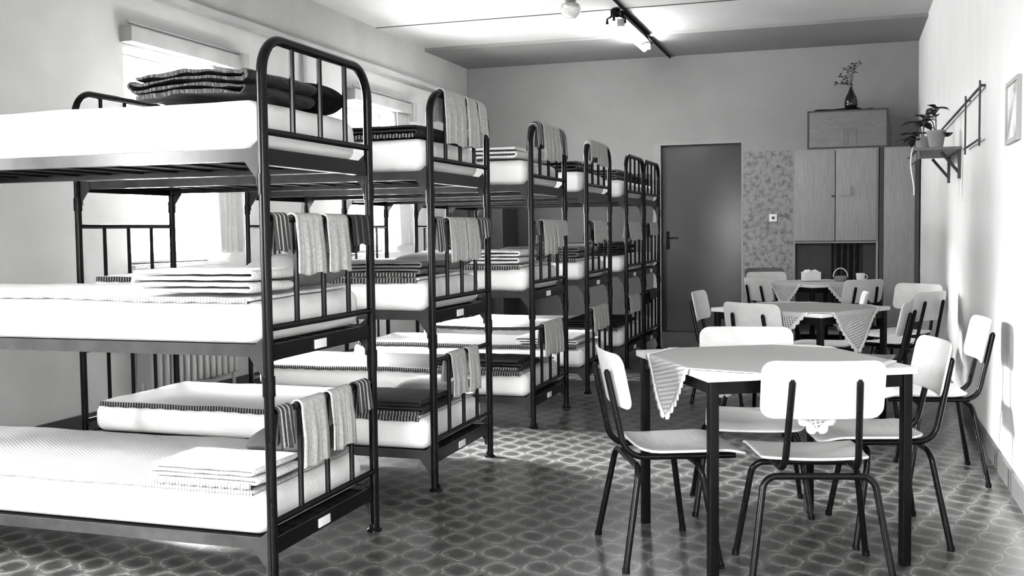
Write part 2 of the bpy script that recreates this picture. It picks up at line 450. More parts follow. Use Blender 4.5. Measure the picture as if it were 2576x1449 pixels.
# dark wardrobe in the far left corner
t = thing('wardrobe', 'dark wardrobe in the far left corner behind the bunks', 'wardrobe', (-4.31, 12.33, 0))
G().bbox(-.28, .3, -.3, .3, .06, 1.9, .006).build('body', 'wood_dark', t)
for s in (-1, 1): G().bbox(.01-.145+s*.145-.14, .01-.145+s*.145+.14, -.318, -.301, .1, 1.86, .004).build('door', 'wood_dark', t)
G().box(-.25, .27, -.27, .28, 0, .06).build('plinth', 'black_metal', t, smooth=False)

# ------------------------------------------------------------------ triple bunk beds
BX, HX, HY = -1.906, 1.03, .41               # head plane x; half length and half width
ZR = (.2536, .9367, 1.6167); ZT = (.6374, 1.3167); ZTOP = 1.94
BY = [3.5423, 5.0363, 6.7008, 8.16, 9.66, 10.53]
BNAME = ['the nearest bunk', 'the second bunk', 'the third bunk', 'the fourth bunk', 'the fifth bunk', 'the farthest bunk']
TIER = ['bottom', 'middle', 'top']
def zarch(y):
    a = abs(y); rad = .13
    if a <= HY-rad: return ZTOP
    return ZTOP-rad+math.sqrt(max(0, rad**2-(a-HY+rad)**2))
def make_bunk():
    t = thing('triple_bunk_bed', '', 'bunk bed')
    for s in (1, -1):
        ztop_ = ZTOP if s > 0 else ZTOP+.1
        X = s*HX; nm = 'head_frame' if s > 0 else 'foot_frame'
        G().tube(fillet([(X, -HY, .02), (X, -HY, ztop_), (X, HY, ztop_), (X, HY, .02)], .13, 9), .0185, 12).build(nm, 'frame_enamel', t)
        for y in (-HY, HY):
            G().lathe([(.032, 0), (.032, .008) , (.022, .014), (.022, .03)], X, y-math.copysign(.009, y), 14).build('foot', 'frame_enamel', t)
            G().lathe([(.0225, .70), (.0225, .77)], X, y, 12).add([], []).build('sleeve', 'frame_enamel', t)
            G().lathe([(.0225, 1.40), (.0225, 1.47)], X, y, 12).build('sleeve', 'frame_enamel', t)
        for k in range(3):
            zt = ZT[k] if k < 2 else ztop_
            if k < 2: G().tube([(X, -HY+.016, zt), (X, HY-.016, zt)], .0125, 10).build('towel_rail', 'frame_enamel', t)
            G().tube([(X, -HY+.016, ZR[k]), (X, HY-.016, ZR[k])], .0125, 10).build('cross_rail', 'frame_enamel', t)
            for y in (-.205, 0, .205): G().tube([(X, y, ZR[k]+.008), (X, y, zt-.008)], .0105, 8).build('spindle', 'frame_enamel', t)
            z1 = ZR[k]-.058; z0 = z1-.045
            g = G().box(X-.004-.0*s, X+.004, -HY+.018, HY-.018, z0-.012, z1); g.box(min(X, X-s*.035), max(X, X-s*.035), -HY+.018, HY-.018, z0-.012, z0-.007)
            g.build('end_rail', 'frame_enamel', t, smooth=False)
            for y in (-1, 1):                     # gusset plates where the side rails meet the posts
                Y = y*HY; a, b = min(Y, Y-y*.006), max(Y, Y-y*.006)
                P = [(X-s*.017, z1+.03), (X-s*.05, z1+.002), (X-s*.075, z1), (X-s*.075, z0), (X-s*.03, z0-.06), (X-s*.03, z0-.085), (X-s*.017, z0-.085)]
                vs = [(x, a, z) for x, z in P]+[(x, b, z) for x, z in P]; n = len(P)
                G().add(vs, [tuple(range(n)), tuple(reversed(range(n, 2*n)))]+[(i, (i+1) % n, n+(i+1) % n, n+i) for i in range(n)]).build('bracket', 'rail_enamel_lit', t, smooth=False)
        if s > 0:
            for k in (0, 1):
                z1 = ZR[k]-.058
                q = G().bbox(X+.004, X+.008, -.09, -.0, z1-.048, z1-.014, .001).build('number_tag', 'card_white', t); q['label'] = 'small white card tag'
    for k in range(3):
        z1 = ZR[k]-.058; z0 = z1-.042
        for y in (-1, 1):
            Y = y*(HY-.008); g = G().box(-HX+.02, HX-.02, Y-.003, Y+.003, z0, z1); g.box(-HX+.02, HX-.02, min(Y, Y-y*.035), max(Y, Y-y*.035), z0, z0+.005)
            g.build('side_rail', 'rail_enamel_lit', t, smooth=False)
        g = G()
        for i in range(12): x = -HX+.06+i*(2*HX-.12)/11; g.box(x-.02, x+.02, -HY+.02, HY-.02, z1-.020, z1-.012)
        g.box(-HX+.03, HX-.03, -HY+.03, HY-.03, z1-.012, z1-.008)
        for i in range(9): y = -.36+i*.09; g.box(-HX+.02, HX-.02, y-.03, y+.03, z1-.008, z1-.004)
        g.build('spring_base', 'dark_metal', t, smooth=False)
    return t
proto = make_bunk()
BL = ['triple bunk bed nearest the camera, carrying the dark folded quilt', 'second triple bunk bed from the camera, just behind the nearest one', 'third triple bunk bed from the camera, standing behind the sunlit gap in the row',
      'fourth triple bunk bed from the camera, close behind the third one', 'fifth triple bunk bed from the camera, next to the farthest one', 'farthest triple bunk bed, standing beside the grey door']
for i, y in enumerate(BY):
    o = proto if i == 0 else copy_tree(proto)
    o.location = (BX-HX, y, 0); o['label'] = BL[i]; o['group'] = 'triple bunk beds in the row along the window wall'

# mattresses, bedspreads
CX = BX-HX
def hump(x, y, sd): return .010*noise.noise((x*1.6+sd*3.1, y*2.2, sd*1.7))+.004*noise.noise((x*5+sd, y*6, sd))
def mt(b, k): return .178 if (b, k) == (0, 2) else (.165 if k == 2 else .155)
def mattress(b, k):
    sd = b*3+k; MT = mt(b, k); lx, ly = 2*HX-.10, 2*HY-.055
    def fn(x, y, z):
        h = hump(x, y, sd) if z > 0 else 0
        e = 1+.0*z
        return (x+.012*(1-(2*z/MT)**2)*(1 if x > 0 else -1)*(abs(x) > lx/2-.05), y+.010*(1-(2*z/MT)**2)*(1 if y > 0 else -1)*(abs(y) > ly/2-.05), z+h)
    o = G().rbox(0, 0, MT/2, lx, ly, MT, .045, 5, (40, 14, 2), fn).build('mattress', 'ticking_white', loc=(CX-.0, BY[b], ZR[k]-.0615), auto=80)
    return tag(o, 'white mattress on the %s tier of %s' % (TIER[k], BNAME[b]), 'mattress', 'mattresses on the bunks')
def bedspread(b, k, m, edge):
    sd = b*3+k; lx, ly = 2*HX-.16, 2*HY-.045
    root = thing('bedspread', '%s knitted bedspread on the %s tier of %s' % ('grey' if m == 'bedspread_knit' else 'pale', TIER[k], BNAME[b]), 'bedspread', (CX-.0, BY[b], ZR[k]-.0615+mt(b, k)), 0, 'bedspreads on the bunks')
    def fn(x, y, z): return (x, y, z+hump(x, y, sd)+.002*noise.noise((x*9, y*9, sd)))
    G().rbox(0, 0, .0085, lx, ly, .013, .006, 2, (70, 24, 1), fn).planar_uv(1).build('cover', m, root, auto=80)
    g = G()
    def ef(u, v): x = -lx/2+.01+u*(lx-.02); return (x, -ly/2-.003-.004*v, .014+hump(x, -ly/2, sd)-(.016 if edge == 'crochet_edging' else .026)*v+.002*math.sin(u*130)*v)
    g.grid(160, 2, ef).build('crochet_edge', edge, root, solid=.003)
    return root
for b in range(6):
    for k in range(3): mattress(b, k)
for b, k, m, e in ((0, 1, 'bedspread_pale', 'crochet_edging'), (0, 0, 'bedspread_knit', 'crochet_edging'), (1, 1, 'bedspread_pale', 'crochet_dark'), (1, 0, 'bedspread_knit', 'crochet_dark'),
                   (2, 1, 'bedspread_pale', 'crochet_dark'), (2, 0, 'bedspread_knit', 'crochet_dark'), (3, 1, 'bedspread_pale', 'crochet_dark'), (3, 0, 'bedspread_knit', 'crochet_dark'), (4, 0, 'bedspread_knit', 'crochet_dark')):
    bedspread(b, k, m, e)
SPREAD = {(0, 1), (0, 0), (1, 1), (1, 0), (2, 1), (2, 0), (3, 1), (3, 0), (4, 0)}
def ztop(b, k): return ZR[k]-.0615+mt(b, k)+(.016 if (b, k) in SPREAD else .0)+.008

# folded blankets: a ribbon folded back and forth
def folded(name, L, W, n, t, gap, sd, wrinkle=.003, puff=0.):
    pitch_ = t+gap; path = []
    for i in range(n):
        z = t/2+i*pitch_; a, b = (-L/2, L/2) if i % 2 == 0 else (L/2, -L/2)
        lim = L/2-pitch_*.5-(.008*((i*7+sd) % 3))
        xs = [-lim+2*lim*j/16 for j in range(17)]
        if i % 2: xs.reverse()
        for x in xs: path.append((x, z+puff*.5*math.cos(x*math.pi/L*2)))
        if i < n-1:
            sg = 1 if i % 2 == 0 else -1; xe = xs[-1]; rr_ = pitch_/2
            for j in range(1, 7):
                a = math.pi*j/7; path.append((xe+sg*rr_*1.5*math.sin(a), z+rr_-rr_*math.cos(a)))
    g = G(); N = len(path); ny = 16
    nrm = []
    for i in range(N):
        a, b = path[max(i-1, 0)], path[min(i+1, N-1)]; d = Vector((b[0]-a[0], b[1]-a[1])).normalized(); nrm.append((-d.y, d.x))
    vs = []; fs = []
    for side in (1, -1):
        for j in range(ny+1):
            y = -W/2+W*j/ny
            for i in range(N):
                e = min(j, ny-j); rnd = t/2*(1 if e > 0 else .55)
                dx, dz = nrm[i]; w_ = wrinkle*noise.noise((path[i][0]*18+sd, y*14, path[i][1]*40+sd))
                q = puff*noise.noise((path[i][0]*9, y*6, i*.05+sd)) if puff else 0
                hh = rnd*side+ (q*.3*side)
                vs.append((path[i][0]+dx*hh, y+.004*noise.noise((i*.2, sd, j*.1)), path[i][1]+dz*hh+w_))
    A = (ny+1)*N
    for j in range(ny):
        for i in range(N-1):
            a = j*N+i; fs.append((a, a+1, a+N+1, a+N)); a += A; fs.append((a, a+N, a+N+1, a+1))
    for i in range(N-1):
        fs.append((i, A+i, A+i+1, i+1)); a = ny*N+i; fs.append((a, a+1, A+a+1, A+a))
    for i in (0, N-1):
        for j in range(ny):
            a = j*N+i; q = (a, a+N, A+a+N, A+a); fs.append(q if i == 0 else tuple(reversed(q)))
    g.add(vs, fs); mn = min(v[2] for v in g.v); g.v = [(x, y, z-mn) for x, y, z in g.v]
    g.planar_uv(1)
    return g
def blanket(b, k, m, desc, x0=-2.44, x1=-1.965, y0=-.385, y1=-.02, n=4, t=.016, gap=.003, name='folded_blanket', cat='blanket', edge=None, puff=0., wr=.003):
    g = folded(name, x1-x0, y1-y0, n, t, gap, b*3+k, wr, puff)
    z = ztop(b, k)
    H = max(v[2] for v in g.v)
    lab = '%s lying on the %s tier of %s' % (desc, TIER[k], BNAME[b])
    if edge:
        root = thing(name, lab, cat, ((x0+x1)/2, BY[b]+(y0+y1)/2, z), 0, 'folded blankets on the bunks')
        g.build('folded_cloth', m, root, auto=70)
        L, W = x1-x0, y1-y0
        G().grid(60, 2, lambda u, v: (-L/2+.02+u*(L-.04), -W/2-.006-.004*v, t*.9-.020*v+.002*math.sin(u*60))).build('crochet_edge', edge, root, solid=.003)
    else:
        o = g.build(name, m, loc=((x0+x1)/2, BY[b]+(y0+y1)/2, z), auto=70); tag(o, lab, cat, 'folded blankets on the bunks')
    return z+H
def pillow(b, k, m, desc, x0=-2.33, x1=-1.975, y0=.0, y1=.385, h=.10, z=None):
    L, W = x1-x0, y1-y0; sd = b*5+k
    def fn(x, y, zz):
        e = max(0, 1-(abs(2*x/L))**3.2)*max(0, 1-(abs(2*y/W))**3.2)
        return (x*(1-.05*(1-abs(2*y/W))), y*(1-.05*(1-abs(2*x/L))), zz*(.16+.84*e**.55)+.006*noise.noise((x*9+sd, y*9, zz*9)))
    g = G().rbox(0, 0, 0, L, W, h, h*.49, 5, (16, 16, 1), fn); mn = min(v[2] for v in g.v); g.v = [(x, y, q-mn) for x, y, q in g.v]
    o = g.build('pillow', m, loc=((x0+x1)/2, BY[b]+(y0+y1)/2, (z if z is not None else ztop(b, k))), auto=80)
    tag(o, '%s at the head of the %s tier of %s' % (desc, TIER[k], BNAME[b]), 'pillow', 'pillows on the bunks')
# nearest bunk
blanket(0, 2, 'quilt_satin', 'dark shiny quilt folded in four layers', -2.46, -1.975, -.39, .10, 4, .019, .004, 'folded_quilt', 'quilt', None, .016, .006)
pillow(0, 2, 'black_cloth', 'unlit quilt back coloured black', -2.36, -1.965, .12, .395, .13)  # pillow shape stands for the quilt's rear, its lack of light painted black
blanket(0, 1, 'blanket_light', 'pale folded blanket with open fold loops', -2.49, -1.98, -.385, -.1, 4, .015, .007)
pillow(0, 1, 'pillow_grey', 'grey pillow', -2.24, -1.955, -.08, .385, .135)
blanket(0, 0, 'blanket_light', 'pale folded blanket with crochet edge', -2.43, -1.98, -.385, -.08, 4, .012, .004, edge='crochet_edging')
pillow(0, 0, 'pillow_dark', 'dark grey pillow', -2.26, -1.955, -.06, .385, .13)
# second bunk
blanket(1, 2, 'blanket_dark', 'dark striped folded blanket with dotted fringe', -2.40, -1.975, -.385, .36, 3, .016, .004, edge='crochet_dark')
blanket(1, 1, 'blanket_grey', 'grey folded blanket with dotted fringe', -2.50, -1.975, -.385, .0, 4, .014, .003, edge='crochet_dark')
pillow(1, 1, 'pillow_grey', 'crumpled grey pillow')
blanket(1, 0, 'blanket_dark', 'dark folded blanket with dotted fringe', -2.42, -1.975, -.385, .0, 4, .014, .003, edge='crochet_dark')
pillow(1, 0, 'pillow_grey', 'grey pillow')
# third bunk
blanket(2, 2, 'blanket_light', 'white folded blanket', -2.75, -2.0, -.38, .36, 3, .022, .004)
blanket(2, 1, 'blanket_light', 'white folded blanket', -2.7, -2.0, -.38, .0, 4, .018, .004)
pillow(2, 1, 'pillow_grey', 'grey pillow')
blanket(2, 0, 'blanket_dark', 'dark folded blanket with pale fringe', -2.6, -1.99, -.385, .0, 3, .016, .004, edge='crochet_dark')
# fourth bunk
blanket(3, 2, 'quilt_satin', 'small dark quilt folded double', -2.3, -1.98, -.38, .2, 3, .02, .006, 'folded_quilt', 'quilt')
blanket(3, 1, 'blanket_grey', 'grey folded blanket', -2.4, -1.98, -.38, .0, 4, .018, .003)
pillow(3, 1, 'pillow_grey', 'grey pillow')
blanket(3, 0, 'blanket_light', 'pale folded blanket', -2.5, -2.0, -.38, .3, 3, .016, .004)
# fifth bunk
blanket(4, 2, 'blanket_grey', 'striped grey folded blanket', -2.5, -1.99, -.38, .36, 4, .018, .005)
blanket(4, 1, 'blanket_dark', 'dark folded blanket', -2.5, -1.99, -.38, .36, 5, .018, .005)
blanket(4, 0, 'blanket_dark', 'dark folded blanket', -2.5, -1.99, -.38, .36, 3, .018, .004)
blanket(5, 2, 'blanket_dark', 'dark folded blanket', -2.5, -1.99, -.38, .36, 3, .018, .004)

# towels over the rails
def towel(b, k, y0, y1, zb, m, desc, sd, back=.13, lean=.02):
    X = BX; r = .0205
    def rail(y): return (ZT[k] if k < 2 else zarch(y))
    zt = rail((y0+y1)/2); Lf = zt-zb; arc = math.pi*r; tot = Lf+arc+back
    nf = 1.5+abs(y1-y0)*6
    def fn(u, v):
        d = v*tot; y = y0+(y1-y0)*u
        yr = max(-HY+.012, min(HY-.012, y)) if k == 2 else y
        zz = rail(yr); rr_ = r if k < 2 else r+.007
        if d < Lf: h = Lf-d; x = rr_; z = zz-h; sgn = 1
        elif d < Lf+arc: a = (d-Lf)/r; x = rr_*math.cos(a); z = zz+rr_*math.sin(a); h = 0; sgn = 1
        else: h = d-Lf-arc; x = -rr_; z = zz-h; sgn = -1
        wv = min(1, h/.12)
        fold = (math.sin(u*2*math.pi*nf+sd)*.007+.004*noise.noise((u*4, h*6, sd)))*wv
        if k == 2 and abs(yr) > HY-.13: fold *= .6
        return (X+x+sgn*(.006*wv+abs(fold)*.9+fold*.4*(.5+.5*sgn)), y+lean*h*(1 if sgn > 0 else -.6)+(u-.5)*.05*h*(1+math.sin(sd)), z+(.005*math.sin(u*9+sd) if v in (0, 1) else 0))
    nu = max(10, int((y1-y0)*90))
    o = G().grid(nu, 44, fn).build({'towel_striped': 'striped_towel', 'towel_dark': 'dark_towel'}.get(m, 'towel'), m, loc=(0, BY[b], 0), solid=.005, auto=80)
    where = {0: 'on the lowest rail of ', 1: 'on the middle rail of ', 2: 'over the top arch of '}[k]
    tag(o, desc+' '+where+BNAME[b], 'towel', 'towels on the bunk ends')
s_, p_, l_, d_ = 'towel_striped', 'towel_plain', 'towel_light', 'towel_dark'
TW = [(0, 1, -.385, -.29, 1.205, s_, 'narrow striped towel by the near post'), (0, 1, -.235, -.04, 1.115, l_, 'long striped towel'), (0, 1, .0, .17, 1.117, p_, 'long plain towel right of the middle gap'), (0, 1, .21, .37, 1.215, d_, 'dark striped towel by the far post'),
      (0, 0, -.385, -.29, .51, s_, 'narrow striped towel by the near post'), (0, 0, -.225, -.045, .405, p_, 'long plain towel with a bright edge'), (0, 0, .0, .175, .425, l_, 'long pale striped towel'), (0, 0, .23, .34, .535, s_, 'narrow striped towel beside the far post'),
      (1, 2, -.28, .01, 1.70, p_, 'wide creased pale towel'), (1, 2, .04, .185, 1.705, p_, 'creased pale towel in the middle'), (1, 2, .21, .34, 1.79, l_, 'short towel on the far shoulder'),
      (1, 1, -.385, -.29, 1.17, s_, 'narrow striped towel by the near post'), (1, 1, -.215, .02, 1.115, p_, 'long plain towel left of the middle gap'), (1, 1, .035, .2, 1.117, p_, 'long plain towel right of the middle gap'), (1, 1, .225, .39, 1.23, s_, 'short striped towel by the far post'),
      (1, 0, -.22, -.02, .43, p_, 'plain towel left of the middle gap'), (1, 0, .03, .18, .425, p_, 'plain towel right of the middle gap'),
      (2, 2, -.37, -.245, 1.815, s_, 'short striped towel on the near shoulder'), (2, 2, -.21, .04, 1.72, p_, 'wide pale towel in the middle'), (2, 2, .055, .19, 1.73, p_, 'pale towel right of the wide one'), (2, 2, .205, .36, 1.79, s_, 'striped towel on the far shoulder'),
      (2, 1, -.385, -.3, 1.24, s_, 'narrow striped towel by the near post'), (2, 1, -.2, .1, 1.105, p_, 'wide plain towel in the middle'), (2, 1, .115, .25, 1.15, p_, 'plain towel right of the wide one'), (2, 1, .27, .39, 1.23, p_, 'short pale towel by the far post'),
      (2, 0, -.2, .0, .44, l_, 'pale striped towel left of the middle gap'), (2, 0, .015, .24, .43, p_, 'plain towel right of the middle gap'),
      (3, 2, -.37, -.19, 1.83, p_, 'short pale towel on the near shoulder'), (3, 2, -.17, .2, 1.775, l_, 'wide pale striped towel'), (3, 1, -.385, -.29, 1.27, d_, 'short dark towel beside the near post'),
      (3, 1, -.25, -.02, 1.165, p_, 'plain towel left of the middle gap'), (3, 1, .0, .22, 1.185, p_, 'plain towel right of the middle gap'), (3, 0, -.28, .24, .47, p_, 'wide grey towel'),
      (4, 1, -.385, -.26, 1.18, p_, 'narrow pale towel beside the near post'), (4, 1, -.24, .2, 1.17, p_, 'wide pale towel'), (4, 0, -.36, .12, .50, p_, 'wide pale towel'), (5, 1, -.2, .25, 1.21, p_, 'pale towel'), (5, 0, -.22, .16, .56, d_, 'dark towel')]
for i, a in enumerate(TW): towel(*a, sd=i*1.37)

# ------------------------------------------------------------------ dining chairs
def make_chair(dark=False):
    t = thing('dining_chair', '', 'chair')
    ply = 'plywood_unlit' if dark else 'plywood'
    def sf(x, y, z):
        Y = y; zz = z
        zz += -.012*math.cos(min(1, abs(x)/.2)*math.pi/2)*math.exp(-((Y+.03)/.14)**2)
        if Y > .10: zz -= .022*((Y-.10)/.105)**2
        if Y < -.12: zz += .010*((-.12-Y)/.08)**2
        return (x*(1+.10*(Y/.4)), Y, zz+.006*(abs(x)/.2)**2)
    def corner(fn, hx, hy, rad):
        def q(x, y, z):
            ax, ay = abs(x)-(hx-rad), abs(y)-(hy-rad)
            if ax > 0 and ay > 0:
                d = math.hypot(ax, ay); m_ = max(ax, ay)
                if d > 1e-9: k = m_/d; x = math.copysign(hx-rad+ax*k, x); y = math.copysign(hy-rad+ay*k, y)
            return fn(x, y, z)
        return q
    G().rbox(0, .105, .436, .40, .41, .011, .005, 2, (22, 22, 1), corner(sf, .2, .205, .05)).build('seat', ply, t, auto=60)
    def bf(x, y, z):   # x across, y = height, z = thickness
        Y = -.165-.03*(1-(x/.215)**2)-.2*(y+.0)+z
        return (x*(1+.0*y), Y, y+.713)
    G().rbox(0, 0, 0, .43, .215, .010, .0045, 2, (22, 14, 1), corner(bf, .215, .1075, .045)).build('backrest', ply, t, auto=60)
    for s in (-1, 1):
        G().tube(fillet([(s*.115, -.2185, .745), (s*.128, -.150, .414), (s*.15, .27, .411)], .085, 9), .0125, 10).build('side_rail', 'black_metal', t)
        G().tube([(s*.115, -.2185, .742), (s*.1146, -.2205, .755)], [.0125, .006], 10).build('end_cap', 'black_metal', t)
        for (fy, ty) in ((-.18, -.115), (.18, .12)):
            G().tube(fillet([(s*.247, fy, .012), (s*.193, ty, .386), (s*.10, ty, .386)], .06, 8), .0125, 10).build('leg', 'black_metal', t).data
            G().tube([(s*.249, fy, 0), (s*.247, fy, .02)], .0145, 10).build('foot_cap', 'black_metal', t)
    for ty in (-.115, .12): G().tube([(-.101, ty, .386), (.101, ty, .386)], .0125, 10).build('cross_bar', 'black_metal', t)
    return t
ch0 = make_chair()
CH = [(-.71, 3.995, -65, 'pale plywood chair at the left side of the nearest table, seen edge-on'),
      (-.12, 3.915, 14.5, 'pale plywood chair with its back to the camera in front of the nearest table'),
      (.16, 4.50, 103, 'pale plywood chair at the right side of the nearest table'),
      (-.416, 4.744, 190, 'pale plywood chair behind the nearest table, only backrest top and seat showing'),
      (.455, 5.64, 95, 'pale plywood chair closest to the right wall, just behind the nearest table'),
      (-.47, 6.70, -32, 'pale plywood chair with its back to the camera in front of the second table'),
      (.175, 6.9, 80, 'pale plywood chair at the right corner of the second table, seen edge-on'),
      (-.86, 7.70, 264, 'plywood chair tucked behind the left corner of the second table'),
      (-.07, 7.75, 92, 'plywood chair tucked behind the right corner of the second table'),
      (.41, 8.0, 55, 'shaded plywood chair by the right wall with its back to the camera'),
      (.44, 8.80, 143, 'bright plywood chair by the right wall facing the room, behind the shaded one'),
      (-.65, 9.91, -52, 'pale plywood chair at the left side of the farthest table'),
      (.03, 9.78, 38, 'greyish plywood chair with its back to the camera at the farthest table'),
      (-.75, 11.05, 200, 'plywood chair behind the left corner of the farthest table')]
for i, (x, y, a, lab) in enumerate(CH):
    o = ch0 if i == 0 else copy_tree(ch0)
    o.location = (x, y, 0); o.rotation_euler = (0, 0, R(a)); o.scale.z = .98; o['label'] = lab; o['group'] = 'plywood chairs around the tables'
o = make_chair(True); o.location = (-.86, 11.75, 0); o.rotation_euler = (0, 0, R(188)); o['label'] = 'plywood chair coloured dark as unlit, against the wallpaper below the light switch'; o['group'] = 'plywood chairs around the tables'

# ------------------------------------------------------------------ tables and crocheted cloths
def make_table():
    t = thing('dining_table', '', 'table')
    G().bbox(-.41, .41, -.41, .41, .722, .748, .004).build('tabletop', 'table_white', t)
    for a in range(4):
        c, s = math.cos(a*math.pi/2), math.sin(a*math.pi/2)
        g = G().box(-.36, .36, -.388, -.372, .675, .722); g.v = [(x*c-y*s, x*s+y*c, z) for x, y, z in g.v]
        g.build('apron', 'steel_leg', t, smooth=False)
        g = G().bbox(-.397, -.361, -.397, -.361, 0, .722, .005); g.v = [(x*c-y*s, x*s+y*c, z) for x, y, z in g.v]
        g.build('leg', 'steel_leg', t)
    return t
tb0 = make_table()
TB = [(-.305, 4.215, 29, 'white square table nearest the camera with four dark legs'), (-.29, 7.0, -30, 'second white square table from the camera, in the middle of the table row'), (-.25, 10.25, 40, 'farthest white table, standing before the cupboard')]
for i, (x, y, a, lab) in enumerate(TB):
    o = tb0 if i == 0 else copy_tree(tb0)
    o.location = (x, y, 0); o.rotation_euler = (0, 0, R(a)); o['label'] = lab; o['group'] = 'tables in a row along the right wall'
def cloth(i, D, dx, dy, lab, extra=0):
    x, y, a, _ = TB[i]; h = .413
    root = thing('tablecloth', lab, 'tablecloth', (x, y, .748), R(a), 'crocheted tablecloths')
    def place(p, q, lift=.003):       # p, q in the cloth's own square (-D..D along its diagonal axes)
        X, Y = (p-q)*math.sqrt(.5)+dx, (p+q)*math.sqrt(.5)+dy
        z = lift; ox = max(0, abs(X)-h); oy = max(0, abs(Y)-h)
        rr_ = .008
        if ox > 0:
            z -= max(0, ox-rr_*.57); X = math.copysign(h+min(ox, rr_)*.8+.0+.05*ox*ox*8*.3+.010*math.sin(Y*16+i)*min(1, ox*6), X)
        if oy > 0:
            z -= max(0, oy-rr_*.57); Y = math.copysign(h+min(oy, rr_)*.8+.05*oy*oy*8*.3+.010*math.sin(X*16+i)*min(1, oy*6), Y)
        return (X, Y, z)
    s = D*math.sqrt(.5); N = 84
    g = G().grid(N, N, lambda u, v: place((2*u-1)*s, (2*v-1)*s))
    for k_ in g.uv: g.uv[k_] = (g.uv[k_][0]*1.4*D, g.uv[k_][1]*1.4*D)
    g.build('crochet_panel', 'crochet_cloth', root, solid=.0015, auto=75)
    for e in range(4):
        def ef(u, v, e=e):
            t_ = (2*u-1)*(s+.004); wdt = s+v*(.020+.012*abs(math.sin(u*math.pi*22)))
            p, q = ((t_, wdt), (wdt, t_), (t_, -wdt), (-wdt, t_))[e]
            return place(p, q, .004)
        G().grid(176, 2, ef).build('lace_border', 'lace_white', root, solid=.003, auto=75)
    return root
cloth(0, .63, .0, .0, 'crocheted white cloth laid cornerwise on the nearest table')
cloth(1, .62, .05, -.03, 'crocheted cloth with a long hanging corner on the second table')
cloth(2, .60, -.03, -.02, 'crocheted cloth on the farthest table before the cupboard')

# things on the farthest table
zt = .756
t = thing('napkin_box', 'white box with crumpled paper on the farthest table', 'box', (-.33, 10.35, zt), R(20))
g = G().bbox(-.08, .08, -.05, .05, 0, .008, .002)
for (a, b, c, d) in ((-.08, .08, -.05, -.044), (-.08, .08, .044, .05), (-.08, -.074, -.044, .044), (.074, .08, -.044, .044)): g.box(a, b, c, d, .008, .085)
g.build('box', 'china', t)
g = G().rbox(0, 0, .07, .14, .08, .06, .028, 4, (10, 8, 2), lambda x, y, z: (x, y, z+.02*noise.noise((x*40, y*40, z*30))))
g.build('crumpled_paper', 'paper', t)
t = thing('wire_basket', 'small basket with an arched handle on the farthest table', 'basket', (-.06, 10.35, zt))
G().lathe([(.05, 0), (.065, .03), (.07, .045), (.066, .045), (.048, .004)], 0, 0, 18).build('bowl', 'pot_clay', t)
G().tube([(.066*math.cos(a), 0, .035+.085*math.sin(a)) for a in [math.pi*k/14 for k in range(15)]], .005, 6).build('handle', 'lace_white', t)
t = thing('cup', 'small white cup at the right end of the farthest table', 'cup', (.12, 10.28, zt))
G().lathe([(.025, 0), (.038, .02), (.042, .075), (.039, .075), (.034, .02), (.001, .008)], 0, 0, 18).build('bowl', 'china', t)
G().tube([(.038+.024*math.sin(a), 0, .04+.022*math.cos(a)) for a in [math.pi*k/10 for k in range(11)]], .004, 6).build('handle', 'china', t)

# ------------------------------------------------------------------ cupboard, box and wardrobe on the back wall
FY = 12.15; D0 = YB-.03-FY
t = thing('cupboard', 'tall light wooden cupboard with two doors above a dark open bay', 'cupboard', (-.13, FY, 0))
W2 = .44
g = G().box(-W2-.015, -W2+.008, 0, D0, 0, 2.14); g.box(W2-.008, W2+.015, 0, D0, 0, 2.14); g.box(-W2+.008, W2-.008, 0, D0, 2.115, 2.14)
g.box(-W2+.008, W2-.008, .0, D0, 1.09, 1.11); g.box(-W2+.008, W2-.008, .0, D0, .06, .08); g.box(-W2+.008, W2-.008, D0-.012, D0, .08, 2.115)
g.build('body', 'wood_light', t, smooth=False)
G().box(-W2+.01, W2-.01, D0-.03, D0-.014, .08, 1.09).build('bay_lining', 'wood_dark', t, smooth=False)
for s in (-1, 1):
    d = G().bbox(min(s*.004, s*(W2-.004)), max(s*.004, s*(W2-.004)), -.02, -.002, 1.115, 2.13, .004).build('door', 'wood_light', t)
    if s > 0:
        G().tube(fillet([(.05, -.02, 1.62), (.05, -.035, 1.62), (.155, -.035, 1.62), (.155, -.035, 1.72), (.155, -.02, 1.72)], .01, 3), .005, 6).build('handle', 'grey_metal', d)
    else: G().bbox(-.04, .02-.028, -.028, -.02, 1.60, 1.625, .002).build('latch', 'wood_dark', d)
o = G().grid(60, 10, lambda u, v: (-.04+u*.32-.13, FY+.12+.03*math.sin(u*30), 1.085-v*.70)).build('cupboard_curtain', 'curtain_dark', solid=.004)
tag(o, 'dark curtain hanging in the open bay of the cupboard', 'curtain')
t = thing('storage_box', 'wooden chest with framed front standing on top of the cupboard', 'chest', (-.005, FY+.03, 2.14))
G().bbox(-.43, .43, 0, .45, 0, .43, .006).build('body', 'wood_box', t)
G().bbox(-.41, .41, -.012, -.001, .02, .41, .003).build('front_panel', 'wood_box', t)
g = G()
for (x0, x1, z0, z1) in ((-.43, .43, 0, .018), (-.43, -.412, .018, .43), (.412, .43, .018, .43), (-.412, .412, .418, .43)): g.box(x0, x1, -.014, 0, z0, z1)
g.build('front_frame', 'wood_dark', t, smooth=False)
g = G().box(-.035, -.028, -.015, -.012, .03, .22); g.box(.0, .007, -.015, -.012, .03, .20); g.box(-.05, .11, -.015, -.012, .215, .221); g.box(.09, .096, -.015, -.012, .03, .215)
g.build('inlay', 'wood_shelf', t, smooth=False)
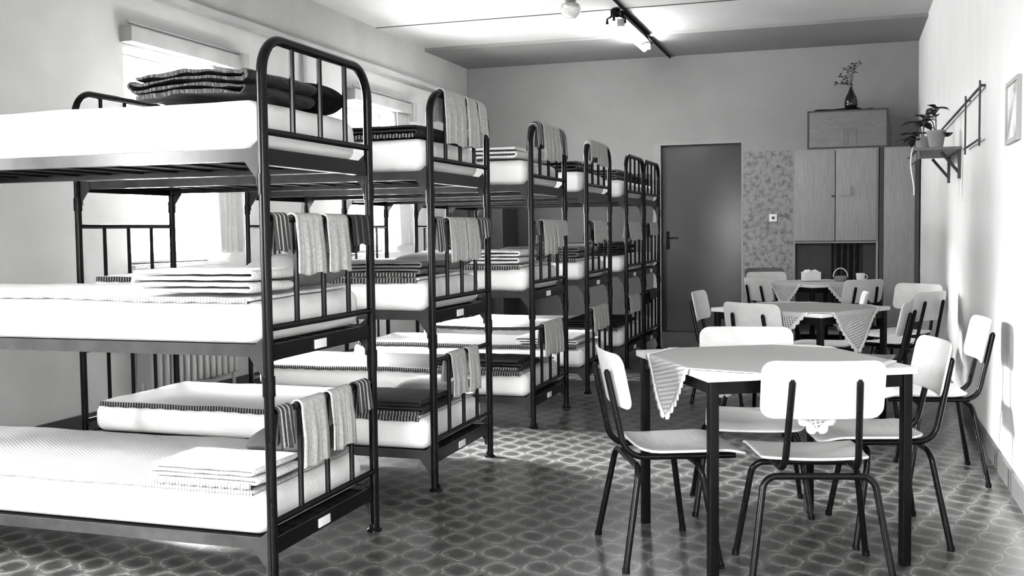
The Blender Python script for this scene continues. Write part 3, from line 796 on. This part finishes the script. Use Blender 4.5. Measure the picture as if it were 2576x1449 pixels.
def doily(u, v):
    r = v*(.33+.03*math.sin(u*2*math.pi*9)); x = r*1.0*math.cos(u*2*math.pi)-.04; y = .2+r*.55*math.sin(u*2*math.pi)
    return (x, y, .008+.012*abs(math.sin(u*18))*v)
o = G().grid(72, 6, doily).build('doily', 'black_cloth', loc=(-.005, FY+.03, 2.571), solid=.004); tag(o, 'dark cloth mat under the vase on the wooden chest', 'mat')
t = thing('vase', 'dark glazed bulbous vase with dry sprigs on top of the chest', 'vase', (.03, FY+.23, 2.587))
G().lathe([(.045, 0), (.068, .03), (.072, .08), (.062, .135), (.035, .19), (.018, .235), (.014, .27), (.021, .29), (.016, .288), (.009, .25), (.001, .2)], 0, 0, 24).build('vessel', 'vase_glaze', t)
random.seed(4)
for k, (dx, dy, h) in enumerate(((-.13, .02, .12), (-.06, -.02, .20), (.03, .03, .25), (.09, 0, .26), (-.16, 0, .03))):
    st = G().tube([(0, 0, .27), (dx*.3, dy*.3, .27+h*.6), (dx, dy, .27+h)], [.003, .003, .002], 6).build('sprig', 'leaf', t)
    g = G()
    for q in range(9):
        f = .35+.65*q/8; cx, cy, cz = dx*f, dy*f, .27+h*(1-(1-f)**2)
        a = random.uniform(0, 6.3); L_ = .05
        v0 = Vector((cx, cy, cz)); d = Vector((math.cos(a), math.sin(a)*.5, random.uniform(-.4, .7))).normalized(); n_ = d.cross(Vector((0, 1, .3))).normalized()
        g.add([v0, v0+d*L_*.5+n_*.009, v0+d*L_, v0+d*L_*.5-n_*.009], [(0, 1, 2, 3)])
    g.build('leaves', 'leaf_pale' if k % 2 else 'leaf', st, solid=.001)
t = thing('wardrobe', 'tall light wooden wardrobe between the cupboard and the right wall', 'wardrobe', (.54, FY, 0))
G().bbox(-.16, .205, .0, D0, .05, 2.14, .005).build('body', 'wood_light', t)
G().bbox(-.15, .16, -.018, -.002, .08, 2.13, .004).build('door', 'wood_light', t)
G().box(.165, .205, -.018, -.001, .05, 2.14).build('edge_post', 'wood_dark', t, smooth=False)
G().box(-.205, -.165, .02, D0, 0, 2.14).build('filler_post', 'wood_dark', t, smooth=False)
G().box(-.15, .19, .02, D0, 0, .05).build('plinth', 'wood_dark', t, smooth=False)

t = thing('light_switch', 'square white light switch on the wallpaper beside the door', 'light switch', (-.84, YB-.006, 1.387))
G().bbox(-.045, .045, -.012, 0, -.045, .045, .003).build('plate', 'switch_plastic', t)
G().bbox(-.016, .016, -.018, -.012, -.016, .016, .002).build('rocker', 'wood_dark', t)

# ------------------------------------------------------------------ shelf, rails, plants and picture on the right wall
t = thing('wall_shelf', 'small bracketed wooden shelf on the right wall carrying the potted plants', 'shelf', (XR, 8.35, 1.80))
G().bbox(-.31, 0, -.45, .5, 0, .022, .004).build('board', 'wood_shelf', t)
G().box(-.29, -.275, -.42, .47, -.055, 0).build('apron', 'wood_shelf', t, smooth=False)
for y in (-.38, .42):
    g = G().box(-.02, 0, y-.012, y+.012, -.2, 0); g.tube([(-.13, y, -.01), (-.01, y, -.16)], .011, 8); g.build('bracket', 'wood_dark', t)
t = thing('wall_rack', 'thin rod rack with a slanting top bar fixed to the right wall beside the shelf', 'rack', (XR, 7.0, 1.75))
for y in (-.37, .40): G().tube([(-.03, y, -.02), (-.03, y, .36)], .006, 8).build('upright', 'wood_dark', t)
for y in (-.37, .40): G().tube([(0, y, .33), (-.03, y, .33)], .008, 8).build('wall_peg', 'wood_dark', t)
G().tube([(-.03, -.40, .32), (-.03, 2.3, .30)], .008, 8).build('top_bar', 'wood_dark', t)
G().tube([(-.03, -.40, .02), (-.03, .45, .02)], .007, 8).build('lower_bar', 'wood_dark', t)
def leaf(g, p, d, L, wd, droop=.3):
    p = Vector(p); d = Vector(d).normalized(); sd = d.cross(Vector((0, 0, 1)));
    if sd.length < .1: sd = Vector((1, 0, 0))
    sd.normalize(); n_ = sd.cross(d); vs = []; fs = []; N = 6
    for i in range(N+1):
        f = i/N; ww = wd*math.sin(math.pi*min(1, f*.92+.06))**.8*(1-f*.25); c = p+d*L*f+Vector((0, 0, -droop*L*f*f))
        vs += [c-sd*ww+n_*ww*.25, c, c+sd*ww+n_*ww*.25]
    for i in range(N):
        a = i*3; fs += [(a, a+1, a+4, a+3), (a+1, a+2, a+5, a+4)]
    g.add(vs, fs)
def plant(loc, lab, stems, seed, pot=True):
    t = thing('potted_plant', lab, 'plant', loc); random.seed(seed)
    G().lathe([(.045, 0), (.062, .10), (.066, .105), (.066, .125), (.058, .125), (.054, .10), (.001, .095)], 0, 0, 20).build('pot', 'pot_clay', t)
    for (dx, dy, dz, nl, L) in stems:
        st = G().tube([(0, 0, .09), (dx*.4, dy*.4, .1+dz*.7), (dx, dy, .1+dz)], .004, 6).build('stem', 'leaf', t)
        g = G()
        for k in range(nl):
            f = .4+.6*(k+1)/nl; a = random.uniform(0, 6.28)
            leaf(g, (dx*f, dy*f, .1+dz*(1-(1-f)**2)), (math.cos(a)*.8+dx*2, math.sin(a)*.8, random.uniform(-.2, .5)), L, L*.33)
        g.build('leaves', 'leaf', st, solid=.0015, auto=80)
plant((.60, 8.02, 1.822), 'plant in a pale pot with leaning leafy stem on the wall shelf', [(.0, .15, .20, 9, .10), (-.06, -.02, .12, 5, .09), (.08, .0, -.02, 2, .10)], 3)
plant((.55, 8.55, 1.822), 'bushy dark plant at the back end of the wall shelf', [(-.06, .0, .14, 9, .12), (-.08, .05, .05, 8, .12), (.0, .0, .18, 6, .10), (-.1, -.05, -.0, 6, .11)], 8)
o = G().grid(8, 20, lambda u, v: (XR-.315-.004-.012*math.sin(v*5), 7.93+u*.09+.01*math.sin(v*6), 1.826-v*.34+.0)).build('cloth_strip', 'lace_white', solid=.004)
tag(o, 'narrow white cloth strip hanging from the corner of the wall shelf', 'cloth')
t = thing('picture', 'small pale framed picture high on the right wall', 'picture', (XR, 5.48, 1.81))
G().box(-.012, 0, -.17, .17, -.13, .13).build('print', 'picture_print', t, smooth=False)
g = G(); g.box(-.02, 0, -.19, -.17, -.15, .15); g.box(-.02, 0, .17, .19, -.15, .15); g.box(-.02, 0, -.17, .17, .13, .15); g.box(-.02, 0, -.17, .17, -.15, -.13)
g.build('frame', 'pelmet_wood', t, smooth=False)

# ------------------------------------------------------------------ ceiling lamps
t = thing('tube_lamp', 'lit fluorescent tube on a thin batten under the ceiling', 'lamp', (-2.1, 10.6, ZC))
G().bbox(-.02, .02, -.55, 1.05, -.06, -.001, .006).build('batten', 'dark_metal', t)
for y in (-.42, 1.0): G().bbox(-.075, -.0, y-.012, y+.012, -.13, -.055, .004).build('tube_holder', 'grey_metal', t)
G().tube([(-.07, -.41, -.125), (-.07, .99, -.125)], .024, 14).build('tube', 'lit_tube', t)
o = G().tube([(-2.06, 7.5, ZC-.014), (-2.06, 11.28, ZC-.014), (-2.06, 11.3, ZC-.05), (-2.06, YB-.02, ZC-.05)], .013, 8).build('conduit', 'dark_metal'); tag(o, 'thin dark conduit running along the ceiling past the lit tube', 'conduit')
t = thing('ceiling_hook', 'dark three-armed fitting hanging from the ceiling before the lit tube', 'fitting', (-2.14, 9.93, ZC))
G().lathe([(.03, -.09), (.05, -.075), (.05, -.02), (.03, -.001)], 0, 0, 16).build('hub', 'black_metal', t)
for k in range(3):
    a = 2*math.pi*k/3+.6
    G().tube([(.03*math.cos(a), .03*math.sin(a), -.07), (.10*math.cos(a), .10*math.sin(a), -.09), (.10*math.cos(a), .10*math.sin(a), -.14)], [.012, .01, .016], 8).build('arm', 'black_metal', t)
t = thing('globe_lamp', 'glass globe ceiling lamp cut off by the top edge of the view', 'lamp', (-2.42, 9.3, ZC))
G().lathe([(.05, -.001), (.06, -.03), (.04, -.05)][::-1], 0, 0, 16).build('base', 'grey_metal', t)
G().lathe([(.002, -.20), (.05, -.19), (.085, -.155), (.095, -.115), (.08, -.07), (.045, -.05)], 0, 0, 22).build('globe', 'globe_glass', t)
